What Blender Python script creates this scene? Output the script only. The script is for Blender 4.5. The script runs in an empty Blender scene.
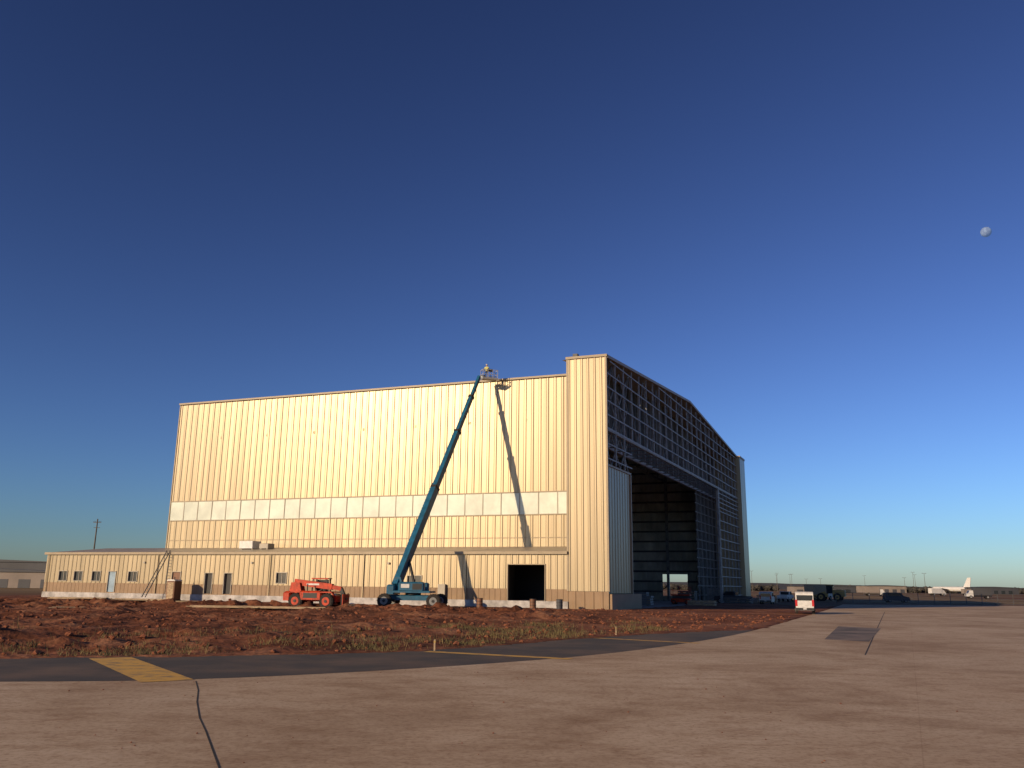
import bpy, math, random
from mathutils import Vector, Matrix, noise
random.seed(7)
scene=bpy.context.scene
scene.view_settings.view_transform='Standard'
scene.view_settings.look='None'
scene.view_settings.exposure=0

# ------------------------------------------------------------ materials
def mat(name,col,rough=.7,metal=0.,var=.12,nscale=1.0,bump=0.,bscale=8.,stretch=(1,1,1),spec=.5,col2=None,emit=None,detail=5,lo=.35,hi=.65):
    m=bpy.data.materials.new(name); m.use_nodes=True
    nt=m.node_tree; N=nt.nodes; L=nt.links
    b=N['Principled BSDF']
    b.inputs['Roughness'].default_value=rough
    b.inputs['Metallic'].default_value=metal
    b.inputs['Specular IOR Level'].default_value=spec
    tc=N.new('ShaderNodeTexCoord'); mp=N.new('ShaderNodeMapping')
    mp.inputs['Scale'].default_value=stretch
    L.new(tc.outputs['Object'],mp.inputs['Vector'])
    nz=N.new('ShaderNodeTexNoise'); nz.inputs['Scale'].default_value=nscale; nz.inputs['Detail'].default_value=detail
    nz.inputs['Roughness'].default_value=.6
    L.new(mp.outputs[0],nz.inputs['Vector'])
    r=N.new('ShaderNodeValToRGB')
    c2=col2 or tuple(c*(1-2*var) for c in col)
    r.color_ramp.elements[0].position=lo; r.color_ramp.elements[1].position=hi
    r.color_ramp.elements[0].color=(*c2,1)
    r.color_ramp.elements[1].color=(*(tuple(min(1,c*(1+var)) for c in col) if not col2 else col),1)
    L.new(nz.outputs['Fac'],r.inputs['Fac'])
    L.new(r.outputs[0],b.inputs['Base Color'])
    if bump>0:
        n2=N.new('ShaderNodeTexNoise'); n2.inputs['Scale'].default_value=bscale; n2.inputs['Detail'].default_value=6
        L.new(mp.outputs[0],n2.inputs['Vector'])
        bp=N.new('ShaderNodeBump'); bp.inputs['Strength'].default_value=bump; bp.inputs['Distance'].default_value=.05
        L.new(n2.outputs['Fac'],bp.inputs['Height']); L.new(bp.outputs[0],b.inputs['Normal'])
    if emit:
        b.inputs['Emission Color'].default_value=(*emit[0],1); b.inputs['Emission Strength'].default_value=emit[1]
    return m

M={}
M['tan']=mat('tan_metal_panel',(.355,.285,.175),rough=.38,metal=.3,var=.09,nscale=.5,stretch=(1.5,1.5,.05),bump=.25,bscale=.7)
M['tan_trim']=mat('tan_trim',(.32,.25,.155),rough=.5,var=.06)
M['wains']=mat('wainscot_tan',(.27,.175,.095),rough=.6,var=.06,nscale=.8)
M['trans']=mat('translucent_panel',(.58,.63,.53),rough=.4,var=.09,nscale=.4,spec=.5)
M['frame']=mat('aluminium_frame',(.36,.32,.25),rough=.5,var=.05)
M['roof']=mat('roof_metal',(.38,.33,.25),rough=.5,metal=.2,var=.08)
M['conc']=mat('foundation_concrete',(.46,.44,.42),rough=.85,var=.2,nscale=1.2)
M['floor']=mat('slab_concrete',(.42,.36,.30),rough=.8,var=.12,nscale=.5)
M['steel']=mat('primed_steel',(.22,.225,.22),rough=.6,var=.12,nscale=2)
M['steel_d']=mat('primed_steel_dark',(.10,.10,.10),rough=.6,var=.12,nscale=2)
M['steel_l']=mat('galvanised_girt',(.31,.31,.30),rough=.55,var=.18,nscale=2)
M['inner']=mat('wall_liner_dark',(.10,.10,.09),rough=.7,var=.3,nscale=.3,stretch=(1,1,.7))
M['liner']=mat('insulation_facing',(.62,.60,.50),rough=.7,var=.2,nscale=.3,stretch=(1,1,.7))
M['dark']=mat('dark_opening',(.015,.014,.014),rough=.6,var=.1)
M['glass']=mat('window_glass',(.03,.035,.04),rough=.12,var=.1,nscale=.6)
M['white']=mat('white_paint',(.62,.61,.58),rough=.45,var=.08,nscale=3)
M['blue']=mat('lift_blue_paint',(.012,.10,.18),rough=.4,var=.15,nscale=2)
M['orange']=mat('orange_red_paint',(.50,.045,.010),rough=.5,var=.2,nscale=3,spec=.3)
M['yellow']=mat('machine_yellow',(.40,.27,.08),rough=.5,var=.15,nscale=2)
M['rubber']=mat('tyre_rubber',(.03,.025,.022),rough=.9,var=.2,nscale=5)
M['black']=mat('black_plastic',(.02,.02,.02),rough=.6,var=.1)
M['rim']=mat('wheel_rim',(.45,.45,.45),rough=.5,var=.1)
M['door_brown']=mat('brown_door',(.18,.08,.04),rough=.6,var=.1)
M['door_blue']=mat('blue_wrap',(.25,.36,.45),rough=.6,var=.1)
M['wood']=mat('lumber',(.42,.31,.19),rough=.8,var=.2,nscale=2,stretch=(1,4,4))
M['skin']=mat('skin',(.45,.26,.18),rough=.6,var=.05)
M['vest']=mat('hi_vis_vest',(.7,.65,.2),rough=.8,var=.05)
M['jeans']=mat('jeans',(.06,.08,.14),rough=.9,var=.1)
M['red']=mat('tail_light_red',(.5,.02,.02),rough=.3,var=.05)
M['ypaint']=mat('yellow_marking_paint',(.66,.38,.07),rough=.8,col2=(.30,.20,.09),nscale=2.2,detail=10,lo=.34,hi=.52)
M['asph']=mat('asphalt',(.135,.09,.062),rough=.92,col2=(.052,.045,.04),nscale=.35,bump=.3,bscale=25,detail=10,lo=.42,hi=.68)
M['joint']=mat('joint_sealant',(.03,.025,.022),rough=.9,var=.2)
M['patchm']=mat('asphalt_patch',(.26,.19,.14),rough=.9,col2=(.07,.06,.052),nscale=.5,bump=.2,bscale=20,detail=9)
M['weed']=mat('dry_weed',(.20,.145,.06),rough=.9,col2=(.08,.075,.03),nscale=.8)
M['trees']=mat('distant_foliage',(.06,.055,.045),rough=1,var=.3,nscale=.2)
M['clod']=mat('red_clay_clods',(.23,.08,.037),rough=1,var=.2,nscale=4)
M['pole']=mat('weathered_pole',(.12,.10,.08),rough=.9,var=.1)
M['farwall']=mat('far_wall_beige',(.24,.20,.17),rough=.8,var=.1,nscale=.1)
M['fargrey']=mat('far_wall_grey',(.06,.062,.07),rough=.7,var=.1,nscale=.1)

def dirt_material():
    m=bpy.data.materials.new('red_clay_dirt'); m.use_nodes=True
    nt=m.node_tree; N=nt.nodes; L=nt.links; b=N['Principled BSDF']
    b.inputs['Roughness'].default_value=.97; b.inputs['Specular IOR Level'].default_value=.15
    tc=N.new('ShaderNodeTexCoord')
    a=N.new('ShaderNodeTexNoise'); a.inputs['Scale'].default_value=.22; a.inputs['Detail'].default_value=9; a.inputs['Roughness'].default_value=.7
    c=N.new('ShaderNodeTexNoise'); c.inputs['Scale'].default_value=3; c.inputs['Detail'].default_value=8
    L.new(tc.outputs['Object'],a.inputs['Vector']); L.new(tc.outputs['Object'],c.inputs['Vector'])
    r=N.new('ShaderNodeValToRGB'); e=r.color_ramp.elements
    e[0].position=.36; e[0].color=(.13,.046,.022,1); e[1].position=.66; e[1].color=(.42,.20,.105,1)
    k=e.new(.5); k.color=(.25,.092,.045,1)
    L.new(a.outputs['Fac'],r.inputs['Fac'])
    mx=N.new('ShaderNodeMixRGB'); mx.blend_type='MULTIPLY'; mx.inputs[0].default_value=.7
    r2=N.new('ShaderNodeValToRGB'); r2.color_ramp.elements[0].position=.35; r2.color_ramp.elements[0].color=(.4,.4,.4,1); r2.color_ramp.elements[1].position=.6
    L.new(c.outputs['Fac'],r2.inputs['Fac'])
    L.new(r.outputs[0],mx.inputs[1]); L.new(r2.outputs[0],mx.inputs[2]); L.new(mx.outputs[0],b.inputs['Base Color'])
    bp=N.new('ShaderNodeBump'); bp.inputs['Strength'].default_value=.8; bp.inputs['Distance'].default_value=.12
    L.new(c.outputs['Fac'],bp.inputs['Height']); L.new(bp.outputs[0],b.inputs['Normal'])
    return m
M['dirt']=dirt_material()

def ground_material():
    m=bpy.data.materials.new('ground_soil_and_grass'); m.use_nodes=True
    nt=m.node_tree; N=nt.nodes; L=nt.links; b=N['Principled BSDF']
    b.inputs['Roughness'].default_value=1; b.inputs['Specular IOR Level'].default_value=.1
    tc=N.new('ShaderNodeTexCoord')
    a=N.new('ShaderNodeTexNoise'); a.inputs['Scale'].default_value=.012; a.inputs['Detail'].default_value=8
    L.new(tc.outputs['Object'],a.inputs['Vector'])
    r=N.new('ShaderNodeValToRGB'); e=r.color_ramp.elements
    e[0].position=.4; e[0].color=(.16,.07,.035,1); e[1].position=.62; e[1].color=(.26,.18,.09,1)
    k=e.new(.5); k.color=(.17,.11,.055,1)
    L.new(a.outputs['Fac'],r.inputs['Fac']); L.new(r.outputs[0],b.inputs['Base Color'])
    return m
M['ground']=ground_material()

def apron_material():
    m=bpy.data.materials.new('dusty_concrete'); m.use_nodes=True
    nt=m.node_tree; N=nt.nodes; L=nt.links; b=N['Principled BSDF']
    b.inputs['Roughness'].default_value=.9; b.inputs['Specular IOR Level'].default_value=.12
    tc=N.new('ShaderNodeTexCoord')
    mp=N.new('ShaderNodeMapping'); mp.inputs['Rotation'].default_value=(0,0,math.radians(24.5))
    L.new(tc.outputs['Object'],mp.inputs['Vector'])
    a=N.new('ShaderNodeTexNoise'); a.inputs['Scale'].default_value=.13; a.inputs['Detail'].default_value=10; a.inputs['Roughness'].default_value=.7
    a.inputs['Distortion'].default_value=.8
    L.new(mp.outputs[0],a.inputs['Vector'])
    r=N.new('ShaderNodeValToRGB'); e=r.color_ramp.elements
    e[0].position=.38; e[0].color=(.44,.31,.195,1); e[1].position=.64; e[1].color=(.64,.50,.345,1)
    k=e.new(.5); k.color=(.55,.41,.27,1)
    L.new(a.outputs['Fac'],r.inputs['Fac'])
    mp2=N.new('ShaderNodeMapping'); mp2.inputs['Rotation'].default_value=(0,0,math.radians(-35)); mp2.inputs['Scale'].default_value=(.7,1.1,1)
    L.new(tc.outputs['Object'],mp2.inputs['Vector'])
    s=N.new('ShaderNodeTexNoise'); s.inputs['Scale'].default_value=1.1; s.inputs['Detail'].default_value=10; s.inputs['Roughness'].default_value=.8
    L.new(mp2.outputs[0],s.inputs['Vector'])
    rs=N.new('ShaderNodeValToRGB'); rs.color_ramp.elements[0].position=.38; rs.color_ramp.elements[0].color=(.70,.62,.56,1); rs.color_ramp.elements[1].position=.52; rs.color_ramp.elements[1].color=(1,1,1,1)
    L.new(s.outputs['Fac'],rs.inputs['Fac'])
    mx=N.new('ShaderNodeMixRGB'); mx.blend_type='MULTIPLY'; mx.inputs[0].default_value=.75
    L.new(r.outputs[0],mx.inputs[1]); L.new(rs.outputs[0],mx.inputs[2])
    c=N.new('ShaderNodeTexNoise'); c.inputs['Scale'].default_value=9; c.inputs['Detail'].default_value=8; c.inputs['Roughness'].default_value=.75
    L.new(tc.outputs['Object'],c.inputs['Vector'])
    rc=N.new('ShaderNodeValToRGB'); rc.color_ramp.elements[0].position=.35; rc.color_ramp.elements[0].color=(.55,.46,.4,1); rc.color_ramp.elements[1].position=.52; rc.color_ramp.elements[1].color=(1,1,1,1)
    L.new(c.outputs['Fac'],rc.inputs['Fac'])
    mx2=N.new('ShaderNodeMixRGB'); mx2.blend_type='MULTIPLY'; mx2.inputs[0].default_value=.7
    L.new(mx.outputs[0],mx2.inputs[1]); L.new(rc.outputs[0],mx2.inputs[2])
    br=N.new('ShaderNodeTexBrick'); br.offset=0; br.inputs['Scale'].default_value=1
    br.inputs['Brick Width'].default_value=7.6; br.inputs['Row Height'].default_value=7.6; br.inputs['Mortar Size'].default_value=.012; br.inputs['Mortar Smooth'].default_value=.2
    br.inputs['Color1'].default_value=(1,1,1,1); br.inputs['Color2'].default_value=(.88,.88,.88,1); br.inputs['Mortar'].default_value=(.68,.62,.58,1)
    L.new(mp.outputs[0],br.inputs['Vector'])
    mx3=N.new('ShaderNodeMixRGB'); mx3.blend_type='MULTIPLY'; mx3.inputs[0].default_value=.4
    L.new(mx2.outputs[0],mx3.inputs[1]); L.new(br.outputs['Color'],mx3.inputs[2])
    d=N.new('ShaderNodeTexNoise'); d.inputs['Scale'].default_value=1.1; d.inputs['Detail'].default_value=10; d.inputs['Roughness'].default_value=.8
    mp3=N.new('ShaderNodeMapping'); mp3.inputs['Scale'].default_value=(.5,1.2,1); mp3.inputs['Location'].default_value=(7,3,0)
    L.new(tc.outputs['Object'],mp3.inputs['Vector']); L.new(mp3.outputs[0],d.inputs['Vector'])
    rd=N.new('ShaderNodeValToRGB'); rd.color_ramp.elements[0].position=.58; rd.color_ramp.elements[0].color=(0,0,0,1); rd.color_ramp.elements[1].position=.68; rd.color_ramp.elements[1].color=(.8,.8,.8,1)
    L.new(d.outputs['Fac'],rd.inputs['Fac'])
    mx4=N.new('ShaderNodeMixRGB'); mx4.inputs[2].default_value=(.31,.16,.085,1)
    L.new(rd.outputs[0],mx4.inputs[0]); L.new(mx3.outputs[0],mx4.inputs[1])
    L.new(mx4.outputs[0],b.inputs['Base Color'])
    bp=N.new('ShaderNodeBump'); bp.inputs['Strength'].default_value=.25; bp.inputs['Distance'].default_value=.02
    L.new(c.outputs['Fac'],bp.inputs['Height']); L.new(bp.outputs[0],b.inputs['Normal'])
    return m
M['apron']=apron_material()

# ------------------------------------------------------------ mesh builder
class B:
    def __init__(s,name,mtx=None):
        s.name=name; s.m=mtx or Matrix.Identity(4); s.parts={}
    def add(s,part,mt,vs,fs,smooth=False):
        k=(part,mt)
        if k not in s.parts: s.parts[k]=[[],[],[]]
        P=s.parts[k]; o=len(P[0])
        P[0]+= [s.m@Vector(v) for v in vs]
        P[1]+= [tuple(i+o for i in f) for f in fs]
        P[2]+= [smooth]*len(fs)
    def box(s,part,mt,x0,x1,y0,y1,z0,z1):
        vs=[(x,y,z) for x in (x0,x1) for y in (y0,y1) for z in (z0,z1)]
        fs=[(0,1,3,2),(4,6,7,5),(0,4,5,1),(2,3,7,6),(0,2,6,4),(1,5,7,3)]
        s.add(part,mt,vs,fs)
    def cham(s,part,mt,x0,x1,y0,y1,z0,z1,c=.08):
        def ring(z,k): 
            a0,a1,b0,b1=x0+k,x1-k,y0+k,y1-k; cc=c
            return [(a0+cc,b0,z),(a1-cc,b0,z),(a1,b0+cc,z),(a1,b1-cc,z),(a1-cc,b1,z),(a0+cc,b1,z),(a0,b1-cc,z),(a0,b0+cc,z)]
        vs=ring(z0,0)+ring(z1-c,0)+ring(z1,c)
        fs=[tuple(range(7,-1,-1)),tuple(range(16,24))]
        for r in (0,8):
            for i in range(8):
                j=(i+1)%8; fs.append((r+i,r+j,r+8+j,r+8+i))
        s.add(part,mt,vs,fs)
    def prism(s,part,mt,poly,y0,y1):
        n=len(poly); vs=[(x,y0,z) for x,z in poly]+[(x,y1,z) for x,z in poly]
        fs=[tuple(range(n)),tuple(range(2*n-1,n-1,-1))]
        for i in range(n):
            j=(i+1)%n; fs.append((i,i+n,j+n,j))
        s.add(part,mt,vs,fs)
    def beam(s,part,mt,p0,p1,w,h=None):
        h=h or w; p0=Vector(p0);p1=Vector(p1); d=(p1-p0).normalized()
        up=Vector((0,0,1)) if abs(d.z)<.95 else Vector((1,0,0))
        a=d.cross(up).normalized(); b=a.cross(d).normalized()
        vs=[]
        for p in (p0,p1):
            for i,j in ((-1,-1),(1,-1),(1,1),(-1,1)):
                vs.append(p+a*i*w/2+b*j*h/2)
        s.add(part,mt,vs,[(0,1,2,3),(7,6,5,4),(0,4,5,1),(1,5,6,2),(2,6,7,3),(3,7,4,0)])
    def cyl(s,part,mt,p0,p1,r0,r1=None,n=16,smooth=True):
        r1=r0 if r1 is None else r1; p0=Vector(p0);p1=Vector(p1); d=(p1-p0).normalized()
        up=Vector((0,0,1)) if abs(d.z)<.95 else Vector((1,0,0))
        a=d.cross(up).normalized(); b=a.cross(d).normalized(); vs=[]
        for p,r in ((p0,r0),(p1,r1)):
            for i in range(n):
                t=2*math.pi*i/n; vs.append(p+a*math.cos(t)*r+b*math.sin(t)*r)
        fs=[(i,(i+1)%n,(i+1)%n+n,i+n) for i in range(n)]
        s.add(part,mt,vs,fs,smooth)
        s.add(part,mt,vs[:n],[tuple(range(n-1,-1,-1))]); s.add(part,mt,vs[n:],[tuple(range(n))])
    def wheel(s,part,x,y,z,r,w,rimmat='rim',side=1):
        s.cyl(part+'_tyre','rubber',(x,y-w/2+.05,z),(x,y+w/2-.05,z),r,n=24)
        s.cyl(part+'_tyre','rubber',(x,y-w/2,z),(x,y+w/2,z),r*.9,n=24)
        for i in range(16):
            t=2*math.pi*i/16; c,sn=math.cos(t),math.sin(t)
            s.beam(part+'_tyre','rubber',(x+c*r*.99,y-w*.45,z+sn*r*.99),(x+math.cos(t+.15)*r*.99,y+w*.45,z+math.sin(t+.15)*r*.99),.07*r/.6,.05)
        for sg in (-1,1):
            s.cyl(part+'_rim',rimmat,(x,y+sg*(w/2-.02),z),(x,y+sg*(w/2+.015),z),r*.55,n=20)
            s.cyl(part+'_rim','black',(x,y+sg*(w/2+.012),z),(x,y+sg*(w/2+.06),z),r*.2,n=12)
    def quad(s,part,mt,a,b,c,d): s.add(part,mt,[a,b,c,d],[(0,1,2,3)])
    def corr(s,part,mt,axis,a0,a1,k,z0,z1,out=1,pitch=.91,depth=.05):
        prof=[(0,0),(.60,0),(.70,1),(.90,1),(1.0,0)]
        i=math.floor(a0/pitch)
        def off(a):
            t=(a/pitch)%1
            for (p,q),(p2,q2) in zip(prof,prof[1:]):
                if p<=t<=p2: return q+(q2-q)*(t-p)/(p2-p)
            return 0
        xs=[a0]
        while i*pitch<a1:
            for p,_ in prof[:-1]:
                v=(i+p)*pitch
                if a0+1e-4<v<a1-1e-4: xs.append(v)
            i+=1
        xs.append(a1)
        vs=[];fs=[]
        for x in xs:
            o=k+out*depth*off(x)
            zz0=z0(x) if callable(z0) else z0; zz1=z1(x) if callable(z1) else z1
            for z in (zz0,zz1):
                vs.append((x,o,z) if axis==0 else (o,x,z))
        for i in range(len(xs)-1): fs.append((2*i,2*i+2,2*i+3,2*i+1))
        s.add(part,mt,vs,fs)
    def finish(s):
        objs=[]
        multi=len(s.parts)>1
        if multi:
            e=bpy.data.objects.new(s.name,None); scene.collection.objects.link(e)
        for (p,mt),(v,f,sm) in s.parts.items():
            me=bpy.data.meshes.new(p); me.from_pydata(v,[],f); me.materials.append(M[mt])
            me.polygons.foreach_set('use_smooth',sm)
            o=bpy.data.objects.new(p if multi else s.name,me); scene.collection.objects.link(o)
            if multi: o.parent=e
            objs.append(o)
        return e if multi else objs[0]

def TR(x,y,z,yaw=0): return Matrix.Translation((x,y,z))@Matrix.Rotation(math.radians(yaw),4,'Z')

# ------------------------------------------------------------ hangar
A=Vector((9.58,84.1,0)); U=Vector((-.935,.354,0)).normalized(); V=Vector((.414,.910,0)).normalized()
HM=Matrix(((U.x,V.x,0,A.x),(U.y,V.y,0,A.y),(0,0,1,0),(0,0,0,1)))
def W(u,v,z=0): return HM@Vector((u,v,z))
h=B('aircraft_hangar',HM)
D=9.02; WID=76.; LEN=62.8; TW=4.1; HT=25.3; HM_=25.9; AP=38.
def ftop(v): return HT+(28.1-HT)*(1-abs(v-AP)/AP)
def rtop(v): return HM_+2.4*(1-abs(v-(D+WID)/2)/((WID-D)/2))
h.corr('tower_cladding','tan',0,0.03,TW,0,1.9,HT,out=-1,pitch=.68)
h.corr('tower_wainscot','wains',0,0.03,TW,.02,.0,1.88,out=-1)
h.corr('tower_side','tan',1,0,D,TW,0,HT,out=1)
h.box('tower_corner_trim','tan_trim',-.08,.12,-.1,.12,1.9,HT+.05)
h.box('tower_coping','tan_trim',-.15,TW+.15,-.18,.15,HT+.0,HT+.25)
h.box('tower_corner_trim','tan_trim',TW-.1,TW+.1,-.1,.1,1.9,HT)
h.corr('hangar_door_leaf','tan',1,.25,8.75,.35,1.7,14.2,out=-1)
h.box('hangar_door_leaf_frame','tan_trim',.2,.5,8.75,9.0,.3,14.3)
h.box('hangar_door_leaf_frame','tan_trim',.2,.5,.2,9.0,14.2,14.4)
h.box('pocket_base','wains',-.25,.33,.15,10.4,.02,1.65)
v=0.3
while v<=WID:
    zb=14.4 if v<9 else (17.8 if v<57 else .1)
    h.beam('header_column','steel_l',(.15,v,zb),(.15,v,ftop(v)-.1),.16,.16)
    h.beam('header_column_rear','steel',(TW-.3,v,max(zb,17.8) if v<57 else .1),(TW-.3,v,ftop(v)-.1),.2,.2)
    v+=3.04
for z in [14.9,16.4]+[17.9+1.45*i for i in range(8)]:
    v0,v1=.1,WID-.1
    if z>HT-.2:
        k=(z+.25-HT)/(28.1-HT)*AP
        if k>AP-2: continue
        v0,v1=k,WID-k
    if z<17.5:
        h.beam('header_girt','steel_l',(.1,.1,z),(.1,9,z),.08,.13)
        h.beam('header_girt','steel_l',(.1,57,z),(.1,WID,z),.08,.13)
    else:
        h.beam('header_girt','steel_l',(.05,v0,z),(.05,v1,z),.08,.14)
for i in range(25):
    a=.3+3.04*i; 
    if a+3.04>WID: break
    if i%2==0: h.beam('header_brace','steel',(.5,a,18.),(.5,a+3.04,ftop(a+3.04)-.4),.12)
    else: h.beam('header_brace','steel',(.5,a,ftop(a)-.4),(.5,a+3.04,18.),.12)
h.beam('header_chord','steel_l',(.2,0.2,17.9),(.2,WID,17.9),.3,.35)
h.beam('header_chord','steel_l',(TW-.3,D,17.9),(TW-.3,WID,17.9),.35,.4)
for i in range(0,25):
    a=.3+3.04*i
    h.beam('header_tie','steel',(.2,a,17.9),(TW-.3,a,17.9),.14)
for z0 in (14.5,18,21.5):
    for a in (1.,4.,7.):
        h.beam('pocket_brace','steel_l',(.6,a-.8,z0),(.6,a+2.2,z0+3.4),.1)
        h.beam('pocket_brace','steel_l',(.6,a+2.2,z0),(.6,a-.8,z0+3.4),.1)
for i in range(12):
    z=1.2+1.45*i
    h.beam('pocket_girt','steel_l',(.05,57,z),(.05,WID-.2,z),.08,.14)
    h.beam('pocket_girt','steel',(TW-.3,57,z),(TW-.3,WID-.2,z),.1,.16)
h.beam('door_jamb','steel_l',(.2,57,0),(.2,57,18),.45,.35)
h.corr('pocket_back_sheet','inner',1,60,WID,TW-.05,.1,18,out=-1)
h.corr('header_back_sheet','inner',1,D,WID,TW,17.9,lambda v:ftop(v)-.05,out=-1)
for a,b_ in ((0,AP),(AP,WID)):
    za,zb=ftop(a),ftop(b_)
    h.beam('gable_coping','tan_trim',(-.05,a,za+.05),(-.05,b_,zb+.05),.3,.3)
    h.add('header_roof','roof',[(-.1,a,za+.02),(TW+.6,a,za+.02),(TW+.6,b_,zb+.02),(-.1,b_,zb+.02)],[(0,1,2,3)])
h.box('far_tower_cladding','tan',-.6,TW,WID-1.,WID+4,0,HT)
h.box('far_tower_coping','tan_trim',-.7,TW,WID-1.1,WID+4.1,HT,HT+.3)
h.corr('hall_wall_upper','tan',0,TW,LEN,D,12.7,HM_,out=-1)
h.corr('hall_wall_lower','tan',0,TW,LEN,D,6.0,10.1,out=-1)
h.corr('hall_wall_base','tan',0,TW,LEN,D+.05,0,6.0,out=-1)
n=26; bw=(LEN-TW)/n
for i in range(n):
    a=TW+i*bw
    h.quad('translucent_panel','trans',(a+.06,D-.01,10.2),(a+bw-.06,D-.01,10.2),(a+bw-.06,D-.01+random.uniform(-.025,.025),12.6),(a+.06,D-.01,12.6))
    h.box('band_mullion','frame',a-.05,a+.05,D-.06,D+.02,10.18,12.62)
h.box('band_sill','tan_trim',TW,LEN,D-.12,D,10.08,10.18)
h.box('band_head','tan_trim',TW,LEN,D-.09,D,12.62,12.74)
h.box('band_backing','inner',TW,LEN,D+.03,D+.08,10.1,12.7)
h.box('wall_lap_trim','tan_trim',TW,LEN,D-.085,D-.0,7.55,7.62)
h.box('eave_gutter','tan_trim',TW,LEN+.1,D-.28,D+.05,HM_-.02,HM_+.2)
h.box('corner_trim','tan_trim',LEN-.02,LEN+.12,D-.1,D+.15,0,HM_)
h.box('wall_louvre','frame',4.4,7.2,D-.12,D-.08,8.6,9.9)
mid=(D+WID)/2
h.corr('rear_wall','liner',1,D,WID,LEN,0,lambda v:rtop(v),out=1)
OP=(9.0,13.4,.9,4.6)
h.corr('side_wall','liner',0,TW,OP[0],WID-3,0,HM_,out=1)
h.corr('side_wall','liner',0,OP[0],OP[1],WID-3,OP[3],HM_,out=1)
h.corr('side_wall','liner',0,OP[0],OP[1],WID-3,0,OP[2],out=1)
h.corr('side_wall','liner',0,OP[1],LEN,WID-3,0,HM_,out=1)
h.add('hall_roof','roof',[(TW,D-.2,HM_+.05),(LEN+.1,D-.2,HM_+.05),(LEN+.1,mid,HM_+2.4),(TW,mid,HM_+2.4),(LEN+.1,WID,HM_+.05),(TW,WID,HM_+.05)],[(0,1,2,3),(3,2,4,5)])
for i in range(9):
    u=TW+1+i*7.2
    h.beam('interior_column','steel_l',(u,WID-3.4,0),(u,WID-3.4,HM_-.5),.5,.4)
    h.beam('roof_truss_chord','steel_l',(u,D,21.),(u,WID-3.2,21.),.3,.35)
    for q in range(10):
        a=D+.5+q*6.4
        h.beam('roof_truss_web','steel_l',(u,a,21),(u,a+3.2,rtop(a+3.2)-.5),.15)
        h.beam('roof_truss_web','steel_l',(u,a+3.2,rtop(a+3.2)-.5),(u,a+6.4,21),.15)
for i in range(14):
    z=1.6+i*1.75
    if OP[2]<z<OP[3]:
        h.beam('interior_girt','steel_d',(TW,WID-3.1,z),(OP[0],WID-3.1,z),.14,.3); h.beam('interior_girt','steel_d',(OP[1],WID-3.1,z),(LEN,WID-3.1,z),.14,.3)
    else: h.beam('interior_girt','steel_d',(TW,WID-3.1,z),(LEN,WID-3.1,z),.14,.3)
h.add('floor_slab','floor',[(0,D,.06),(LEN,D,.06),(LEN,WID-3,.06),(0,WID-3,.06),(0,D,-.3),(0,WID-3,-.3)],[(0,1,2,3),(0,3,5,4)])
LL=72.8; LH=5.55; JH=6.6
ops=[(6.5,10.4,.9,4.4,'garage'),(20.1,21.7,2.2,3.2,'win'),(36.8,38.1,2.3,3.4,'win'),(44.2,45.2,1.0,3.3,'door'),(46.9,47.9,1.0,3.3,'door'),
(51.5,52.7,1.0,3.4,'brown'),(58.0,59.3,2.3,3.4,'win'),(61.3,62.4,1.0,3.4,'bluedoor'),(63.7,65.0,2.3,3.4,'win'),(66.6,67.9,2.3,3.4,'win'),(69.1,70.4,2.3,3.4,'win')]
def low(a,b_,z0,z1):
    if z1-z0<.01 or b_-a<.01: return
    ZW=2.05
    if z0<ZW:
        h.corr('office_wainscot','wains',0,a,b_,.01,z0,min(ZW,z1),out=-1,depth=.03,pitch=.6)
        if z1>ZW: h.corr('office_cladding','tan',0,a,b_,0,ZW,z1,out=-1,pitch=.68)
    else: h.corr('office_cladding','tan',0,a,b_,0,z0,z1,out=-1,pitch=.68)
cur=TW; F0=.9
for (a,b_,z0,z1,k) in sorted(ops):
    low(cur,a,F0,LH); low(a,b_,z1,LH); low(a,b_,F0,z0)
    f='frame' if k!='garage' else 'tan_trim'
    h.box('opening_frame',f,a-.08,a,-.09,.25,z0,z1+.08); h.box('opening_frame',f,b_,b_+.08,-.09,.25,z0,z1+.08)
    h.box('opening_frame',f,a,b_,-.09,.25,z1,z1+.08)
    if k=='win':
        h.box('office_window','glass',a,b_,.1,.14,z0,z1); h.box('window_sill','frame',a-.08,b_+.08,-.1,.2,z0-.07,z0)
        h.box('window_mullion','frame',(a+b_)/2-.03,(a+b_)/2+.03,.05,.11,z0,z1)
    if k=='door': h.box('office_door','dark',a,b_,.2,.26,z0,z1)
    if k=='brown': h.box('brown_door','door_brown',a,b_,.05,.12,z0,z1)
    if k=='bluedoor': h.box('wrapped_door','door_blue',a,b_,.05,.12,z0,z1)
    cur=b_
low(cur,LL,F0,LH)
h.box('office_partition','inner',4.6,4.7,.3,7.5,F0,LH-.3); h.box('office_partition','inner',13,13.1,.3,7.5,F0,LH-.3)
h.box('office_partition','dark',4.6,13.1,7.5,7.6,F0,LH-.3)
h.box('office_floor','floor',TW,LL-.1,.05,D,.7,F0-.01)
h.box('foundation','conc',TW,LL,-.12,.04,-.1,F0-.005)
h.corr('office_end_wall','tan',1,0,12,LL,F0,LH,out=1)
h.add('office_roof','roof',[(TW,-.25,LH+.12),(LL+.2,-.25,LH+.12),(LL+.2,D,JH),(TW,D,JH),(LL+.2,14,LH+.3),(LEN+.1,14,LH+.3),(LEN+.1,D,JH)],[(0,1,2,3),(2,4,5,6)])
h.box('office_eave_trim','tan_trim',TW,LL+.2,-.3,-.06,LH-.12,LH+.16)
for u in [15,27,39,55,72.3]:
    h.box('downspout','tan',u-.04,u+.04,-.15,-.08,F0,LH-.1)
for u in (24,41.5,57):
    h.box('wall_pack_light','frame',u-.12,u+.12,-.18,-.07,4.4,4.6)
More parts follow.
